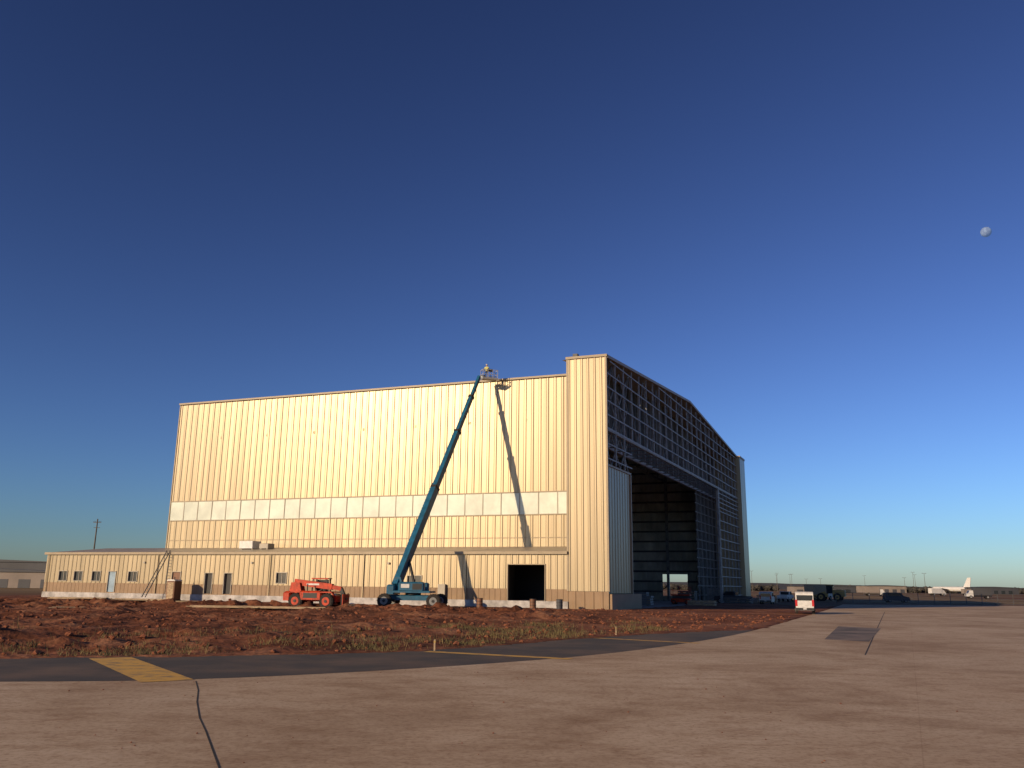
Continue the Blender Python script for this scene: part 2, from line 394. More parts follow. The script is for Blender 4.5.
h.box('electrical_cabinet','frame',17.2,18.0,-.35,-.08,1.0,2.4)
h.cham('rooftop_unit','white',46,48.0,5.2,6.8,LH+.8,LH+1.7,.05)
h.cham('rooftop_unit','frame',43.9,45.2,5.4,6.6,LH+.8,LH+1.4,.05)
for u in (46.2,47.8): h.box('rooftop_unit_curb','frame',u-.1,u+.1,5.4,6.6,LH+.3,LH+.8)
for u in (44.1,45): h.box('rooftop_unit_curb','frame',u-.1,u+.1,5.5,6.5,LH+.3,LH+.8)
h.beam('roof_anchor','steel_d',(3.3,.3,HT+.2),(3.3,.3,HT+.6),.5)
hang=h.finish()

# ------------------------------------------------------------ ground
EDGE=[(-70,16.5),(-30,19.2),(-12.1,21.4),(-7.7,22.3),(-2.3,26.2),(3.3,31.8),(8.6,40.2),(13.5,49.5),(24.4,73.9),(36,100),(54,142)]
OUT=[(-70,21),(-30,25.4),(-15.8,27.7),(-7.1,30.2),(-2.8,33),(1.9,39.5),(4.4,43),(8.5,47.4),(12.6,51.0),(14.6,52.4)]
def smooth_poly(P,it=2):
    for _ in range(it):
        Q=[P[0]]
        for a,b_ in zip(P,P[1:]):
            Q+= [(a[0]*.75+b_[0]*.25,a[1]*.75+b_[1]*.25),(a[0]*.25+b_[0]*.75,a[1]*.25+b_[1]*.75)]
        Q.append(P[-1]); P=Q
    return P
EDGE=smooth_poly(EDGE); OUT=smooth_poly(OUT)
def flat(name,mt,poly,z):
    me=bpy.data.meshes.new(name); me.from_pydata([(x,y,z) for x,y in poly],[],[tuple(range(len(poly)))]); me.materials.append(M[mt])
    o=bpy.data.objects.new(name,me); scene.collection.objects.link(o); return o
flat('ground','ground',[(-5000,-3000),(5000,-3000),(5000,6000),(-5000,6000)],-.05)
flat('concrete_apron','apron',EDGE+[(170,165),(230,60),(200,-60),(-80,-60)],0.0)
flat('asphalt_shoulder','asph',OUT+[p for p in reversed(EDGE) if p[1]<52.4],.004)
def strip(name,mt,pts,w,z):
    b=B(name)
    for p,q in zip(pts,pts[1:]):
        p=Vector((*p,z));q=Vector((*q,z)); d=(q-p).normalized(); n=Vector((-d.y,d.x,0))*w/2
        b.quad(name,mt,p-n,q-n,q+n,p+n)
    return b.finish()
strip('yellow_marking','ypaint',[(-12.6,28.2),(-8.35,22.0)],1.25,.009)
strip('yellow_marking','ypaint',[(-3.0,32.4),(2.1,29.9)],.5,.0095)
strip('yellow_marking','ypaint',[(4.1,42.0),(8.4,39.0)],.4,.009)
strip('yellow_marking','ypaint',[(-30,26),(-26,21)],1.1,.009)
strip('expansion_joint','joint',[(-7.7,22.1),(-7.0,20.3),(-6.35,18.4),(-5.55,16.3),(-4.95,14.9),(-3.8,12.1),(.5,1)],.028,.004)
strip('expansion_joint','joint',[(13.4,33.4),(41.5,97.1)],.05,.004)
flat('asphalt_patch','patchm',[(15.4,43.2),(17.0,41.8),(23.7,56.2),(21.8,58.4)],.006)

def seg_d(px,py,P):
    best=1e9;sg=1
    for (ax,ay),(bx,by) in zip(P,P[1:]):
        dx,dy=bx-ax,by-ay; t=max(0,min(1,((px-ax)*dx+(py-ay)*dy)/(dx*dx+dy*dy)))
        ex,ey=px-(ax+t*dx),py-(ay+t*dy); dd=math.hypot(ex,ey)
        if dd<best: best=dd; sg=1 if dx*(py-ay)-dy*(px-ax)>0 else -1
    return best*sg
BND=[p for p in OUT if p[1]<52.3]+[(15.5,54.5),(24.0,74.0),(35.6,100.2),(53,142)]
INV=HM.inverted()
def dirt_z(x,y):
    d=seg_d(x,y,BND)+.45*noise.noise(Vector((x*.7,y*.7,5)))+.2*noise.noise(Vector((x*2.2,y*2.2,5)))
    if d<-.3: return -.2
    p=INV@Vector((x,y,0)); u,v=p.x,p.y
    k=min(1,max(0,(d+.3)/5))
    kk=min(1,max(0,d/2.))
    n=noise.fractal(Vector((x*.18,y*.18,0)),1,2,4)
    n2=noise.fractal(Vector((x*.9,y*.9,3)),1,2,4)
    n3=noise.noise(Vector((x*3,y*3,9)))
    base=.25*k+ -.02
    flatk=1.
    if v>-16: flatk=.35
    if v>-4 : flatk=.15
    if u<0: flatk=min(flatk,max(.25,1-(-u)/14)) ; base=.25*k*max(.15,1+u/14)
    z=base+kk*flatk*(.26*max(-.4,n)+.22*n2+.08*n3)
    r=math.exp(-((v+20+4*math.sin(x*.11))/3.)**2)
    z+=kk*r*.4*(.6+n2)*(1 if u>2 else max(0,1+(u-2)/8))
    if v>-.2 and u>=-1 and u<LL+2: z=min(z,.02)-.15
    if d<1.0: z=z*max(0,min(1,(d+.3)/1.3)) + .012
    return z
def grid(name,mt,x0,x1,y0,y1,st):
    nx=int((x1-x0)/st)+1; ny=int((y1-y0)/st)+1
    vs=[];fs=[]
    for j in range(ny):
        for i in range(nx):
            x=x0+i*st;y=y0+j*st
            vs.append((x,y,dirt_z(x,y)))
    for j in range(ny-1):
        for i in range(nx-1):
            q=(j*nx+i,j*nx+i+1,(j+1)*nx+i+1,(j+1)*nx+i)
            if all(vs[t][2]<-.1 for t in q): continue
            fs.append(q)
    me=bpy.data.meshes.new(name); me.from_pydata(vs,[],fs); me.materials.append(M[mt])
    me.polygons.foreach_set('use_smooth',[True]*len(fs))
    o=bpy.data.objects.new(name,me); scene.collection.objects.link(o); return o
grid('red_dirt_ground','dirt',-66,56,18,128,.38)

def weeds():
    b=B('weeds'); vs=[];fs=[]
    def clump(x,y,s):
        z=dirt_z(x,y)-.03
        for k in range(random.randint(4,9)):
            a=random.uniform(0,6.28); r=random.uniform(0,.25)*s*2; hh=random.uniform(.10,.40)*s; w=random.uniform(.005,.013)
            px,py=x+r*math.cos(a),y+r*math.sin(a); lean=random.uniform(-.7,.7),random.uniform(-.7,.7)
            t=random.uniform(0,3.14); dx,dy=math.cos(t)*w,math.sin(t)*w
            o=len(vs)
            vs.extend([(px-dx,py-dy,z),(px+dx,py+dy,z),(px+dx*.7+lean[0]*hh*.4,py+dy*.7+lean[1]*hh*.4,z+hh*.6),(px-dx*.7+lean[0]*hh*.4,py-dy*.7+lean[1]*hh*.4,z+hh*.6),(px+lean[0]*hh,py+lean[1]*hh,z+hh)])
            fs.append((o,o+1,o+2,o+3)); fs.append((o+3,o+2,o+4))
    c=0
    while c<3300:
        x=random.uniform(-42,9); 
        y=random.uniform(22,58); d=seg_d(x,y,BND)
        if d<.1 or d>9: continue
        dens=noise.noise(Vector((x*.3,y*.3,1)))*1.3+noise.noise(Vector((x*1.2,y*1.2,1)))*.7+.5*math.exp(-((d-1.8)/1.6)**2)
        if x>4: dens*=.5
        if random.random()>dens*1.3: continue
        s=random.uniform(.4,.95)*(.7 if d<1 else 1)
        if random.random()<.02: s*=2.1
        clump(x,y,s); c+=1
    b.add('weeds','weed',vs,fs); b.finish()
weeds()

def blob(b,part,mt,x,y,z,r,sq=.7):
    vs=[];fs=[]
    rings=[(-.6,.6),(0,1),(.6,.65)]
    for zz,rr in rings:
        for i in range(6):
            t=i*math.pi/3+zz; k=rr*random.uniform(.7,1.2)
            vs.append((x+math.cos(t)*r*k,y+math.sin(t)*r*k,z+zz*r*sq))
    vs.append((x,y,z-r*sq)); vs.append((x+random.uniform(-.2,.2)*r,y,z+r*sq))
    for k in (0,6):
        for i in range(6):
            j=(i+1)%6; fs.append((k+i,k+j,k+6+j,k+6+i))
    for i in range(6):
        j=(i+1)%6; fs.append((18,j,i)); fs.append((12+i,12+j,19))
    b.add(part,mt,vs,fs)
c=B('dirt_clods')
for i in range(4600):
    x=random.uniform(-45,26); y=random.uniform(26,84)
    if seg_d(x,y,BND)<.2: continue
    p=INV@Vector((x,y,0))
    if p.y>-1: continue
    r=random.choice([.04,.05,.06,.08,.11,.15])*random.uniform(.7,1.2)
    blob(c,'dirt_clods','clod',x,y,dirt_z(x,y)+r*.2,r)
for i in range(900):
    if i<350:
        x=random.gauss(-1,8); y=random.uniform(9,26)
    else:
        x=random.uniform(-10,34); y=random.uniform(12,75)
    e=seg_d(x,y,EDGE)
    if e>-.1: continue
    if random.random()>math.exp(e/14): continue
    r=random.choice([.006,.008,.01,.014,.02])*random.uniform(.7,1.3)
    blob(c,'dirt_clods','clod',x,y,r*.4,r,.5)
c.finish()

# ------------------------------------------------------------ boom lift
def boom_lift():
    b=B('boom_lift'); 
    z0=.22; b.m=TR(-9.15,83.3,z0,-8)
    b.cham('chassis','blue',-2.2,2.2,-.6,.6,.65,1.15,.08)
    for x in (-2.35,2.35):
        b.beam('axle','black',(x,-1.6,.7),(x,1.6,.7),.3,.3)
        b.beam('axle_leg','blue',(x*.7,-.5,.95),(x,-1.45,.85),.35,.3); b.beam('axle_leg','blue',(x*.7,.5,.95),(x,1.45,.85),.35,.3)
        for y in (-1.5,1.5): b.wheel('wheel',x,y,.62,.66,.5,'steel')
    b.cyl('slewing_ring','black',(0,0,1.15),(0,0,1.35),.75)
    b.cham('turret_deck','blue',-1.7,1.9,-1.15,1.15,1.35,1.55,.05)
    b.cham('engine_cover','blue',-1.2,1.3,-1.2,-.55,1.55,2.35,.12)
    b.cham('tank_cover','blue',-1.2,1.3,.55,1.2,1.55,2.3,.12)
    b.cham('counterweight','blue',-2.35,-1.55,-1.1,1.1,1.2,2.1,.12)
    b.box('decal','white',-.9,-.1,-1.225,-1.2,1.8,2.15)
    b.box('engine_grille','black',.2,1.1,-1.222,-1.2,1.65,2.2)
    for y in (-.35,.35): b.prism('boom_pivot','blue',[(-2.0,1.5),(-.8,1.5),(-1.2,2.8),(-1.75,2.8)],y-.06,y+.06)
    b.cyl('beacon','yellow',(1.0,-.9,2.35),(1.0,-.9,2.55),.07)
    b.m=Matrix.Identity(4)
    P0=Vector((-10.65,83.5,z0+2.45)); P1=Vector((-3.75,96.6,26.3)); d=P1-P0
    def at(t): return P0+d*t
    b.beam('boom_base_section','blue',at(-.02),at(.40),.62,.78)
    b.beam('boom_mid_section','blue',at(.38),at(.68),.50,.62)
    b.beam('boom_fly_section','blue',at(.66),at(.87),.40,.48)
    b.beam('boom_tip_section','blue',at(.85),at(.99),.30,.36)
    for t in (.40,.68,.87): b.beam('boom_collar','black',at(t-.004),at(t+.006),.66-.3*(t-.4),.82-.5*(t-.4))
    side=Vector((-.36,0,.02))
    b.beam('hose_track','black',at(.08)+side,at(.42)+side,.1,.28)
    for i in range(22):
        t=.12+.28*i/22; b.beam('hose_track','black',at(t)+side*1.05+Vector((-.03,0,.08)),at(t+.006)+side*1.05+Vector((-.03,0,.08)),.07,.22)
    b.beam('hose_track','black',at(.42)+side,at(.64)+side*.85,.06,.14)
    b.cyl('lift_cylinder','black',(-9.0,83.4,z0+1.9),at(.1),.14); b.cyl('lift_cylinder','rim',at(.1),at(.16)-Vector((0,0,.25)),.09)
    tip=at(.99); J=tip+Vector((.5,-.2,-.1))
    b.beam('jib','blue',tip,J,.2,.26); b.cyl('jib_rotator','black',J-Vector((0,0,.35)),J+Vector((0,0,.2)),.15)
    px,py,pz=J.x+.65,J.y-.1,J.z-.35
    b.m=TR(px,py,pz,20)
    b.box('platform_floor','rim',-.9,.9,-.45,.45,0,.06)
    for z in (.12,.55,1.1):
        for s_ in (-1,1):
            b.beam('platform_rail','rim',(-.9,s_*.45,z),(.9,s_*.45,z),.05); b.beam('platform_rail','rim',(s_*.9,-.45,z),(s_*.9,.45,z),.05)
    for x in (-.9,-.3,.3,.9):
        for y in (-.45,.45): b.beam('platform_rail','rim',(x,y,.05),(x,y,1.1),.05)
    b.box('platform_toe_board','steel',-.88,.88,-.47,-.44,.06,.22)
    b.box('control_box','black',-.3,.3,-.4,-.15,.95,1.2)
    b.finish()
    return px,py,pz
PX,PY,PZ=boom_lift()

def worker(x,y,z,yaw):
    b=bpy.data.objects.new('construction_worker',None); scene.collection.objects.link(b)
    T=TR(x,y,z,yaw)
    def skin(name,pts,edges,rad,mt):
        me=bpy.data.meshes.new(name); me.from_pydata([T@Vector(p) for p in pts],edges,[]); me.materials.append(M[mt])
        o=bpy.data.objects.new(name,me); scene.collection.objects.link(o); o.parent=b
        o.modifiers.new('s','SKIN')
        for i,r in enumerate(rad): me.skin_vertices[0].data[i].radius=(r,r*.8)
        me.skin_vertices[0].data[0].use_root=True
        md2=o.modifiers.new('ss','SUBSURF'); md2.levels=1; md2.render_levels=1
    skin('body_top',[(0,0,.95),(0,0,1.2),(0,0,1.42),(-.2,0,1.42),(-.3,.1,1.18),(-.2,.32,1.1),(.2,0,1.42),(.3,.1,1.18),(.2,.32,1.1),(0,0,1.53)],[(0,1),(1,2),(2,3),(3,4),(4,5),(2,6),(6,7),(7,8),(2,9)],[.16,.16,.17,.08,.06,.045,.08,.06,.045,.06],'vest')
    skin('legs',[(0,0,.95),(-.11,0,.85),(-.13,.03,.48),(-.13,0,.08),(-.13,.12,.04),(.11,0,.85),(.13,.03,.48),(.13,0,.08),(.13,.12,.04)],[(0,1),(1,2),(2,3),(3,4),(0,5),(5,6),(6,7),(7,8)],[.15,.1,.075,.05,.045,.1,.075,.05,.045],'jeans')
    skin('head',[(0,0,1.52),(0,.01,1.64),(0,.01,1.72)],[(0,1),(1,2)],[.055,.1,.085],'skin')
    q=B('hard_hat',T); q.cyl('hard_hat','white',(0,0,1.7),(0,0,1.82),.14,.07,n=14); q.cyl('hard_hat','white',(0,.02,1.69),(0,.02,1.71),.17,n=14)
    o=q.finish(); o.parent=b
worker(PX-.3,PY,PZ+.06,0)

# ------------------------------------------------------------ telehandler
def telehandler():
    b=B('telehandler',TR(-16.9,76.8,.2,-14))
    for x in (-1.45,1.45):
        for y in (-.95,.95): b.wheel('wheel',x,y,.64,.64,.42,'orange')
        b.beam('axle','black',(x,-.9,.62),(x,.9,.62),.22)
    b.cham('chassis','orange',-2.3,2.1,-.55,.55,.6,1.15,.08)
    b.cham('engine_hood','orange',-1.1,1.0,-1.15,-.5,.75,1.5,.12)
    b.cham('counterweight','orange',-2.75,-2.0,-1.0,1.0,.65,1.45,.15)
    for s_ in (-1,1):
        b.prism('boom_tower','orange',[(-2.5,1.1),(-1.2,1.1),(-1.5,2.2),(-2.3,2.2)],s_*.35-.05,s_*.35+.05)
        b.prism('fender','orange',[(.8,1.3),(1.0,1.45),(1.9,1.45),(2.15,1.2),(2.15,1.12),(1.9,1.35),(1.0,1.35)],s_*.95-.22,s_*.95+.22)
        b.prism('fender','orange',[(-2.1,1.3),(-1.9,1.45),(-1.0,1.45),(-.8,1.2),(-.85,1.15),(-1.0,1.35),(-1.9,1.35)],s_*.95-.22,s_*.95+.22)
    for x,y in ((-.7,.45),(.75,.45),(-.7,1.15),(.75,1.15)): b.beam('cab_post','black',(x,y,1.1),(x*.9,y,2.5),.09)
    b.cham('cab_roof','orange',-.8,.85,.4,1.2,2.5,2.6,.04)
    b.box('seat','black',-.4,.2,.55,1.05,1.1,1.5); b.box('seat','black',-.45,-.3,.55,1.05,1.5,2.0)
    b.box('cab_screen','glass',-.62,.66,.97,1.0,1.2,2.45)
    b.cham('cab_base','orange',-.8,1.0,.42,1.18,.8,1.15,.05)
    b.beam('boom_outer','orange',(-2.1,0,2.25),(1.5,0,1.85),.42,.5)
    b.beam('boom_inner','orange',(1.4,0,1.86),(2.35,0,1.7),.32,.34)
    b.beam('boom_head','black',(2.3,0,1.7),(2.75,0,.75),.3,.3)
    b.box('carriage','orange',2.7,2.82,-.65,.65,.35,1.25)
    for y in (-.65,0,.65): b.box('carriage','black',2.66,2.72,y-.04,y+.04,.35,1.35)
    for y in (-.4,.4): b.box('fork_tine','black',2.82,3.9,y-.07,y+.07,.33,.39)
    b.cyl('lift_cylinder','black',(-.6,.0,1.1),(.5,0,1.6),.08)
    b.cyl('exhaust','black',(-.5,-.8,1.5),(-.5,-.8,2.1),.05)
    b.box('hood_grille','black',-.7,.6,-1.165,-1.15,.9,1.32)
    b.box('boom_decal','white',-.9,.3,-.222,-.215,1.98,2.12)
    for y in (-.8,.8): b.cyl('headlight','white',(2.1,y,1.2),(2.18,y,1.2),.08)
    b.finish()
telehandler()

def scissor_lift(u,v,H=3.0):
    b=B('scissor_lift',HM@Matrix.Translation((u,v,.07)))
    b.cham('base','orange',-1.3,1.3,-.6,.6,.3,.8,.06)
    for x in (-.9,.9):
        for y in (-.55,.55): b.wheel('wheel',x,y,.3,.3,.2,'orange')
    n=4
    for i in range(n):
        z=.8+i*(H-.8)/n; z2=z+(H-.8)/n
        for y in (-.45,.45):
            b.beam('scissor_arm','steel_d',(-1.1,y,z),(1.1,y,z2),.08,.12); b.beam('scissor_arm','steel_d',(1.1,y,z),(-1.1,y,z2),.08,.12)
    b.box('deck','orange',-1.3,1.3,-.6,.6,H,H+.15)
    for z in (.6,1.15):
        for s_ in (-.58,.58): b.beam('rail','orange',(-1.28,s_,H+z),(1.28,s_,H+z),.05)
    for x in (-1.25,0,1.25):
        for s_ in (-.58,.58): b.beam('rail','orange',(x,s_,H+.1),(x,s_,H+1.15),.05)
    b.finish()
scissor_lift(2.5,40,1.2); scissor_lift(7,22,5.0)

# ------------------------------------------------------------ vehicles on the right
def van(name,x,y,yaw,body='white',L_=4.9,H=1.88,w_=.93):
    b=B(name,TR(x,y,0,yaw))
    hl=L_/2; k=H/1.88
    prof=[(-hl,.35),(-hl,1.05*k),(-hl+.12,1.75*k),(-hl+.35,H),(.55,H),(1.25,1.2*k),(hl-.1,1.02*k),(hl,.7),(hl,.35)]
    b.prism('body',body,prof,-w_,w_)
    b.box('rear_window','glass',-hl-.012,-hl+.05,-.72,.72,1.15*k,1.6*k)
    for s_ in (-1,1):
        b.add('side_window','glass',[(-hl+.5,s_*(w_+.01),1.2*k),(.9,s_*(w_+.01),1.2*k),(.42,s_*(w_+.01),1.72*k),(-hl+.55,s_*(w_+.01),1.72*k)],[(0,1,2,3)])
        b.box('tail_light','red',-hl-.02,-hl+.02,s_*.76-.1,s_*.76+.1,.75,1.35)
        b.box('mirror','black',.75,.9,s_*1.05-.1,s_*1.05+.1,1.15*k,1.32*k)
        for xx in (-1.5,1.5): b.wheel('wheel',xx,s_*.78,.36,.36,.24)
    b.add('windscreen','glass',[(.62,-.8,1.82*k),(.62,.8,1.82*k),(1.24,.82,1.23*k),(1.24,-.82,1.23*k)],[(0,1,2,3)])
    b.box('bumper','black',-hl-.08,-hl,-.85,.85,.38,.6); b.box('bumper','black',hl,hl+.08,-.85,.85,.38,.6)
    b.box('licence_plate','white',-hl-.1,-hl-.082,-.16,.16,.45,.57)
    b.finish()
van('white_van',29.3,87.0,71.5,'white',4.9,2.1,.82)
van('parked_car',40,136,68,'white',4.6)
van('parked_car',76,172,-5,'fargrey',4.6)
def pickup(x,y,yaw,body):
    b=B('pickup_truck',TR(x,y,0,yaw))
    b.prism('body',body,[(-2.8,.5),(-2.8,1.15),(-.6,1.15),(-.5,1.85),(.9,1.85),(1.5,1.2),(2.7,1.1),(2.8,.5)],-.95,.95)
    b.add('windscreen','glass',[(.95,-.82,1.8),(.95,.82,1.8),(1.47,.85,1.24),(1.47,-.85,1.24)],[(0,1,2,3)])
    for s_ in (-1,1):
        b.add('side_window','glass',[(-.4,s_*.96,1.25),(1.3,s_*.96,1.25),(.85,s_*.96,1.75),(-.35,s_*.96,1.75)],[(0,1,2,3)])
        for xx in (-1.8,1.8): b.wheel('wheel',xx,s_*.85,.4,.4,.26)
    b.box('rear_glass','glass',-.62,-.58,-.75,.75,1.25,1.75)
    b.box('bumper','rim',-2.9,-2.8,-.9,.9,.5,.7); b.box('bumper','rim',2.8,2.9,-.9,.9,.5,.7)
    b.finish()
pickup(35,137,150,'fargrey'); pickup(53,168,60,'white')
def loader(x,y,yaw):
    b=B('wheel_loader',TR(x,y,0,yaw))
    for xx in (-1.6,1.6):
        for yy in (-1.1,1.1): b.wheel('wheel',xx,yy,.8,.8,.6,'yellow')
    b.cham('rear_body','yellow',-3.0,-.6,-1.0,1.0,.9,2.2,.15); b.cham('front_frame','yellow',.4,2.2,-.6,.6,.8,1.6,.1)
    b.cham('cab','glass',-.7,.6,-.75,.75,1.5,3.1,.1); b.cham('cab_roof','yellow',-.85,.75,-.85,.85,3.1,3.25,.05)
    for s_ in (-.5,.5): b.beam('lift_arm','yellow',(.9,s_,1.8),(3.2,s_,.8),.2,.35)
    b.prism('bucket','yellow',[(3.0,.3),(3.9,.15),(4.3,.2),(3.4,1.3),(3.0,1.1)],-1.4,1.4)
    b.finish()
loader(66,180,150)
def truck(x,y,yaw,name='box_truck',bm='white'):
    b=B(name,TR(x,y,0,yaw))
    b.cham('cargo_box',bm,-4,1.4,-1.2,1.2,1.0,3.3,.05)
    b.prism('cab','white',[(1.6,.6),(1.6,2.5),(2.6,2.5),(3.1,1.6),(3.6,1.4),(3.6,.6)],-1.05,1.05)
    b.add('windscreen','glass',[(2.65,-.9,2.43),(2.65,.9,2.43),(3.08,.9,1.68),(3.08,-.9,1.68)],[(0,1,2,3)])
    b.box('frame','black',-4,3.4,-.5,.5,.6,.95)
    for xx in (-2.6,2.4):
        for yy in (-1,1): b.wheel('wheel',xx,yy,.48,.48,.3)
    b.finish()
truck(66,186,40,bm='wood'); truck(138,330,-4,bm='farwall'); truck(196,400,12); truck(232,440,4,bm='farwall'); truck(150,280,170,bm='fargrey')

def lumber(x,y,yaw,n,L_=4.8,name='lumber_pile'):
    b=B(name,TR(x,y,dirt_z(x,y)+.08,yaw))
    for i in range(n):
        xx=random.uniform(-.6,.6); yy=random.uniform(-.5,.5); z=.05+.05*(i//3)
        a=random.uniform(-.06,.06)
        b.beam('boards','wood',(xx-L_/2,yy-a*L_/2,z),(xx+L_/2,yy+a*L_/2,z),random.choice([.1,.2,.28]),.045)
    b.finish()
for (x,y,yaw,n,l) in [(-38,78,-6,9,5),(-33,77.5,-12,7,5),(-29.5,76,4,5,4),(-22,69.5,-4,9,6),(-17,68.5,-6,7,5),(-12.5,72,20,4,3),(-34,70,15,5,4),(-5,74,-30,4,3)]:
    lumber(x,y,yaw,n,l)
def barrel(x,y,z,mt,name,r=.3,hh=.9):
    b=B(name)
    b.cyl('drum',mt,(x,y,z),(x,y,z+hh),r,n=20)
    for k in (0,.33,.66,.97): b.cyl('hoop','black',(x,y,z+hh*k),(x,y,z+hh*k+.04),r+.02,n=20)
    b.finish()
def onwall(u,dist): 
    p=W(u,-dist); return p.x,p.y
for u,dd,mt,nm in [(12.0,3,'door_brown','steel_drum'),(6.3,3.5,'door_brown','steel_drum'),(4.0,2.6,'fargrey','steel_drum'),(29.5,3,'door_brown','steel_drum')]:
    x,y=onwall(u,dd); barrel(x,y,dirt_z(x,y),mt,nm)
def toilet(u,dd):
    x,y=onwall(u,dd); b=B('portable_toilet',TR(x,y,dirt_z(x,y),159))
    b.cham('cabin','door_brown',-.58,.58,-.58,.58,.08,2.15,.05); b.box('base','black',-.6,.6,-.6,.6,0,.1)
    b.prism('roof','white',[(-.62,2.15),(.62,2.15),(.4,2.32),(-.4,2.32)],-.6,.6); b.box('door','wood',-.42,.42,.58,.61,.15,2.0); b.cyl('vent_pipe','black',(.4,-.4,2.2),(.4,-.4,2.6),.05)
    b.finish()
toilet(50.0,2.4)
def ladder(u):
    b=B('extension_ladder',HM)
    for s_ in (-.25,.25): b.beam('rail','steel_d',(u+s_,-2.2,.5),(u+s_-1.2,-.35,5.9),.09)
    for i in range(16):
        t=(i+1)/17; b.beam('rung','steel_d',(u-.25-1.2*t,-2.2+1.85*t,.5+5.4*t),(u+.25-1.2*t,-2.2+1.85*t,.5+5.4*t),.05)
    b.finish()
ladder(54.5)
def stack(u,v,su,sv,sz,mt,name='material_stack'):
    b=B(name,HM)
    n=max(2,int(sz/.3))
    for i in range(n):
        z=.1+i*sz/n; j=random.uniform(-.06,.06)
        b.box('bundle',mt,u+j,u+su+j,v,v+sv,z+.06,z+sz/n-.02)
        for q in (0.15,.5,.85): b.box('dunnage','wood',u+su*q-.05,u+su*q+.05,v-.02,v+sv+.02,z,z+.06)
    b.finish()
stack(3,26,3,1.4,1.2,'steel'); stack(6,35,2.4,1.4,1.6,'steel'); stack(-4,30,3.4,1.2,.7,'wood'); stack(2,46,2.4,2,1.8,'inner'); stack(-5,52,4,1.4,.9,'steel_d'); stack(-7,64,3,1.3,1.2,'wood'); stack(1,60,2.,2,2.2,'steel')
def stake(x,y,hh=.4):
    b=B('survey_stake'); z=max(0,dirt_z(x,y))
    b.box('lath','wood',x-.03,x+.03,y-.012,y+.012,z-.02,z+hh); b.box('ribbon','yellow',x-.035,x+.035,y-.02,y+.02,z+hh*.7,z+hh*.86); b.finish()
for x,y in [(-2.75,32.9),(5.4,44.6)]: stake(x,y)
# ------------------------------------------------------------ distance
def utility_pole(x,y,hh):
    b=B('utility_pole'); b.cyl('pole','pole',(x,y,0),(x,y,hh),.2,.13,n=10)
    b.beam('crossarm','pole',(x-.9,y,hh-.8),(x+.9,y,hh-.8),.12); b.beam('crossarm','pole',(x-.7,y,hh-2),(x+.7,y,hh-2),.1)
    for k in (-.8,-.4,.4,.8): b.cyl('insulator','black',(x+k,y,hh-.75),(x+k,y,hh-.5),.06,n=8)
    b.finish()
utility_pole(-96,200,16.2)
def light_pole(x,y,hh):
    b=B('light_pole'); b.cyl('pole','pole',(x,y,0),(x,y,hh),.15,.08,n=8)
    for k in (-1,1): b.beam('arm','pole',(x,y,hh-.2),(x+k*.9,y,hh),.1); b.box('lamp_head','pole',x+k*.9-.3,x+k*.9+.3,y-.2,y+.2,hh-.08,hh+.1)
    b.finish()
for i in range(14):
    y=random.uniform(480,760); x=y*(random.uniform(.27,.42) if i<10 else random.uniform(.42,.57)); light_pole(x,y,random.uniform(8,14))
def far_building(name,x0,x1,y,dep,hh,mt,yaw=0,bays=True):
    b=B(name,TR((x0+x1)/2,y,0,yaw)); w=(x1-x0)/2
    b.box('walls',mt,-w,w,0,dep,0,hh)
    b.prism('roof','fargrey',[(-w-.4,hh),(w+.4,hh),(w+.4,hh+.3),(0,hh+.3+w*.03),(-w-.4,hh+.3)],-.4,dep+.4)
    k=int(2*w/6)
    if bays:
      for i in range(k):
        a=-w+3+i*6
        b.box('bay_door','fargrey' if mt!='fargrey' else 'glass',a-1.6,a+1.6,-.05,0,0,hh*.55)
    b.finish()
far_building('distant_warehouse',-232,-158,300,30,8.0,'fargrey')
far_building('distant_warehouse',-200,-122,236,14,4.2,'farwall')
far_building('distant_warehouse',190,222,560,20,4,'fargrey')
far_building('distant_warehouse',270,300,660,20,5,'farwall')
far_building('distant_warehouse',380,420,720,20,5,'fargrey')
far_building('distant_warehouse',150,168,460,12,3.5,'farwall')
def airplane(x,y,yaw):
    b=B('parked_airplane',TR(x,y,0,yaw))
    b.cyl('fuselage','white',(-14,0,3.6),(12,0,3.6),2.0,n=20); b.cyl('nose','white',(12,0,3.6),(16,0,3.2),2.0,.3,n=20); b.cyl('tail_cone','white',(-21,0,4.6),(-14,0,3.6),.4,2.0,n=20)
    b.prism('tail_fin','white',[(-21,5),(-15,5.2),(-19.5,13),(-22.5,13)],-.2,.2)
    b.add('wing','white',[(4,0,3),(-2,0,3),(-8,17,4),(-5,17,4),(4,0,3.3),(-2,0,3.3),(-8,17,4.15),(-5,17,4.15)],[(0,1,2,3),(7,6,5,4),(0,3,7,4),(1,5,6,2)])
    b.add('wing','white',[(4,0,3),(-2,0,3),(-8,-17,4),(-5,-17,4),(4,0,3.3),(-2,0,3.3),(-8,-17,4.15),(-5,-17,4.15)],[(3,2,1,0),(4,5,6,7),(4,7,3,0),(2,6,5,1)])
    b.add('tailplane','white',[(-18,-6,5),(-16,0,5),(-18,6,5),(-20,6,5.05),(-20.5,0,5.05),(-20,-6,5.05)],[(0,1,2,3,4,5)])
    for s_ in (-5,5): b.cyl('engine','steel',(-1,s_,2.2),(3,s_,2.2),.9,n=14)
    for xx,yy in ((10,0),(-2,-2.5),(-2,2.5)): b.cyl('gear','black',(xx,yy,.0),(xx,yy,2.4),.25,n=8)
    b.finish()
airplane(372,742,118)
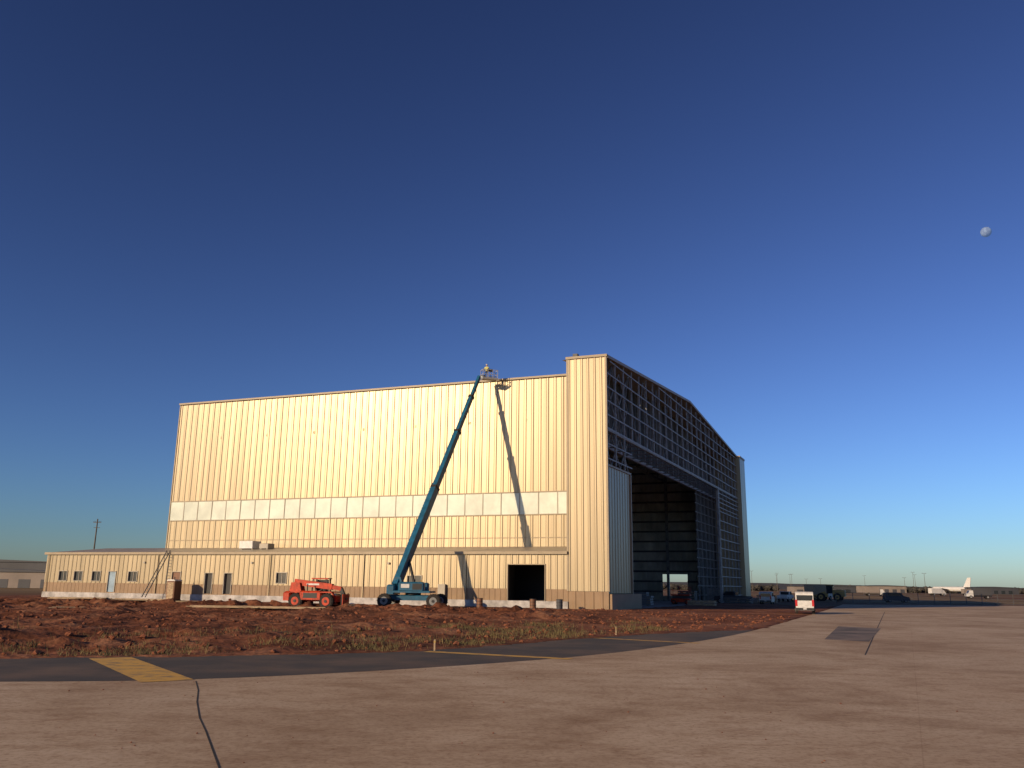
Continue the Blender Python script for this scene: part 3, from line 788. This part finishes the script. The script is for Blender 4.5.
def treeline():
    b=B('distant_tree_line')
    for i in range(2600):
        y=random.uniform(780,900); a=random.uniform(-.72,.72); x=y*a
        n=noise.noise(Vector((a*14,0,0)))
        if n<-.25: continue
        r=random.uniform(1.5,3.6)
        blob(b,'distant_tree_line','trees',x,y,random.uniform(1,3.2+4*max(0,n)),r,.9)
    b.finish()
treeline()
def hill():
    vs=[];fs=[];n=120
    for i in range(n+1):
        a=-1.1+2.2*i/n; d=2300; x=math.sin(a)*d;y=math.cos(a)*d
        z=9+10*(noise.noise(Vector((a*3,4,0)))+.5)+2*noise.noise(Vector((a*30,1,0)))
        vs+= [(x*.9,y*.9,-1),(x,y,z),(x*1.15,y*1.15,z*.9)]
    for i in range(n):
        for k in (0,1): fs.append((3*i+k,3*i+3+k,3*i+4+k,3*i+1+k))
    me=bpy.data.meshes.new('distant_hills'); me.from_pydata(vs,[],fs); me.materials.append(M['trees'])
    o=bpy.data.objects.new('distant_hills',me); scene.collection.objects.link(o)
hill()
def fence():
    b=B('perimeter_fence')
    p=Vector((56,150,0)); q=Vector((190,172,0)); n=44
    for i in range(n+1):
        a=p.lerp(q,i/n); b.beam('post','steel_d',a,a+Vector((0,0,1.9)),.08)
    for z in (.1,.5,.95,1.4,1.85): b.beam('rail','steel_d',p+Vector((0,0,z)),q+Vector((0,0,z)),.04)
    b.finish()
fence()

MP=Vector((.5969,1,.4417))*3300+Vector((0,0,2.4))
bpy.ops.mesh.primitive_uv_sphere_add(segments=48,ring_count=24,radius=21,location=MP)
mo=bpy.context.object; mo.name='moon'
M['moon']=mat('moon_surface_airlight',(.19,.25,.33),rough=1,col2=(.12,.15,.21),nscale=.05,spec=0,emit=((.05,.10,.22),1.0),detail=3,lo=.42,hi=.56)  # sky-blue emission stands in for airlight, so the unlit side isn't black
mo.data.materials.append(M['moon'])
for p in mo.data.polygons: p.use_smooth=True

# ------------------------------------------------------------ light
az=math.radians(50); el=math.radians(15.5)
ts=Vector((-math.sin(az)*math.cos(el),-math.cos(az)*math.cos(el),math.sin(el)))
sl=bpy.data.lights.new('sun','SUN'); sl.energy=4.5; sl.angle=math.radians(.5); sl.color=(1,.74,.46)
so=bpy.data.objects.new('sun',sl); scene.collection.objects.link(so); so.rotation_euler=ts.to_track_quat('Z','Y').to_euler()
so.location=(-50,-60,40)
w=bpy.data.worlds.new('World'); scene.world=w; w.use_nodes=True
nt=w.node_tree; bg=nt.nodes['Background']
sky=nt.nodes.new('ShaderNodeTexSky'); sky.sky_type='NISHITA'; sky.sun_disc=False
sky.sun_elevation=el; sky.sun_rotation=math.atan2(ts.x,ts.y)%(2*math.pi)
sky.air_density=1.0; sky.dust_density=.5; sky.ozone_density=4.0; sky.altitude=400
gm=nt.nodes.new('ShaderNodeGamma'); gm.inputs['Gamma'].default_value=1.65
hs=nt.nodes.new('ShaderNodeHueSaturation'); hs.inputs['Saturation'].default_value=.88
tn=nt.nodes.new('ShaderNodeMixRGB'); tn.blend_type='MULTIPLY'; tn.inputs[0].default_value=1; tn.inputs[2].default_value=(.74,.80,.98,1)
nt.links.new(sky.outputs[0],gm.inputs['Color']); nt.links.new(gm.outputs[0],hs.inputs['Color']); nt.links.new(hs.outputs[0],tn.inputs[1]); nt.links.new(tn.outputs[0],bg.inputs['Color'])
bg.inputs['Strength'].default_value=.036

# ------------------------------------------------------------ camera
cd=bpy.data.cameras.new('camera'); cam=bpy.data.objects.new('camera',cd); scene.collection.objects.link(cam)
cd.sensor_width=36; cd.lens=850*36/1024; cd.clip_end=9000; cd.clip_start=.1
roll=math.atan(.0125); pitch=math.atan(201/850)
cam.matrix_world=Matrix.Translation((0,0,2.4))@Matrix.Rotation(math.pi/2+pitch,4,'X')@Matrix.Rotation(roll,4,'Z')
scene.camera=cam
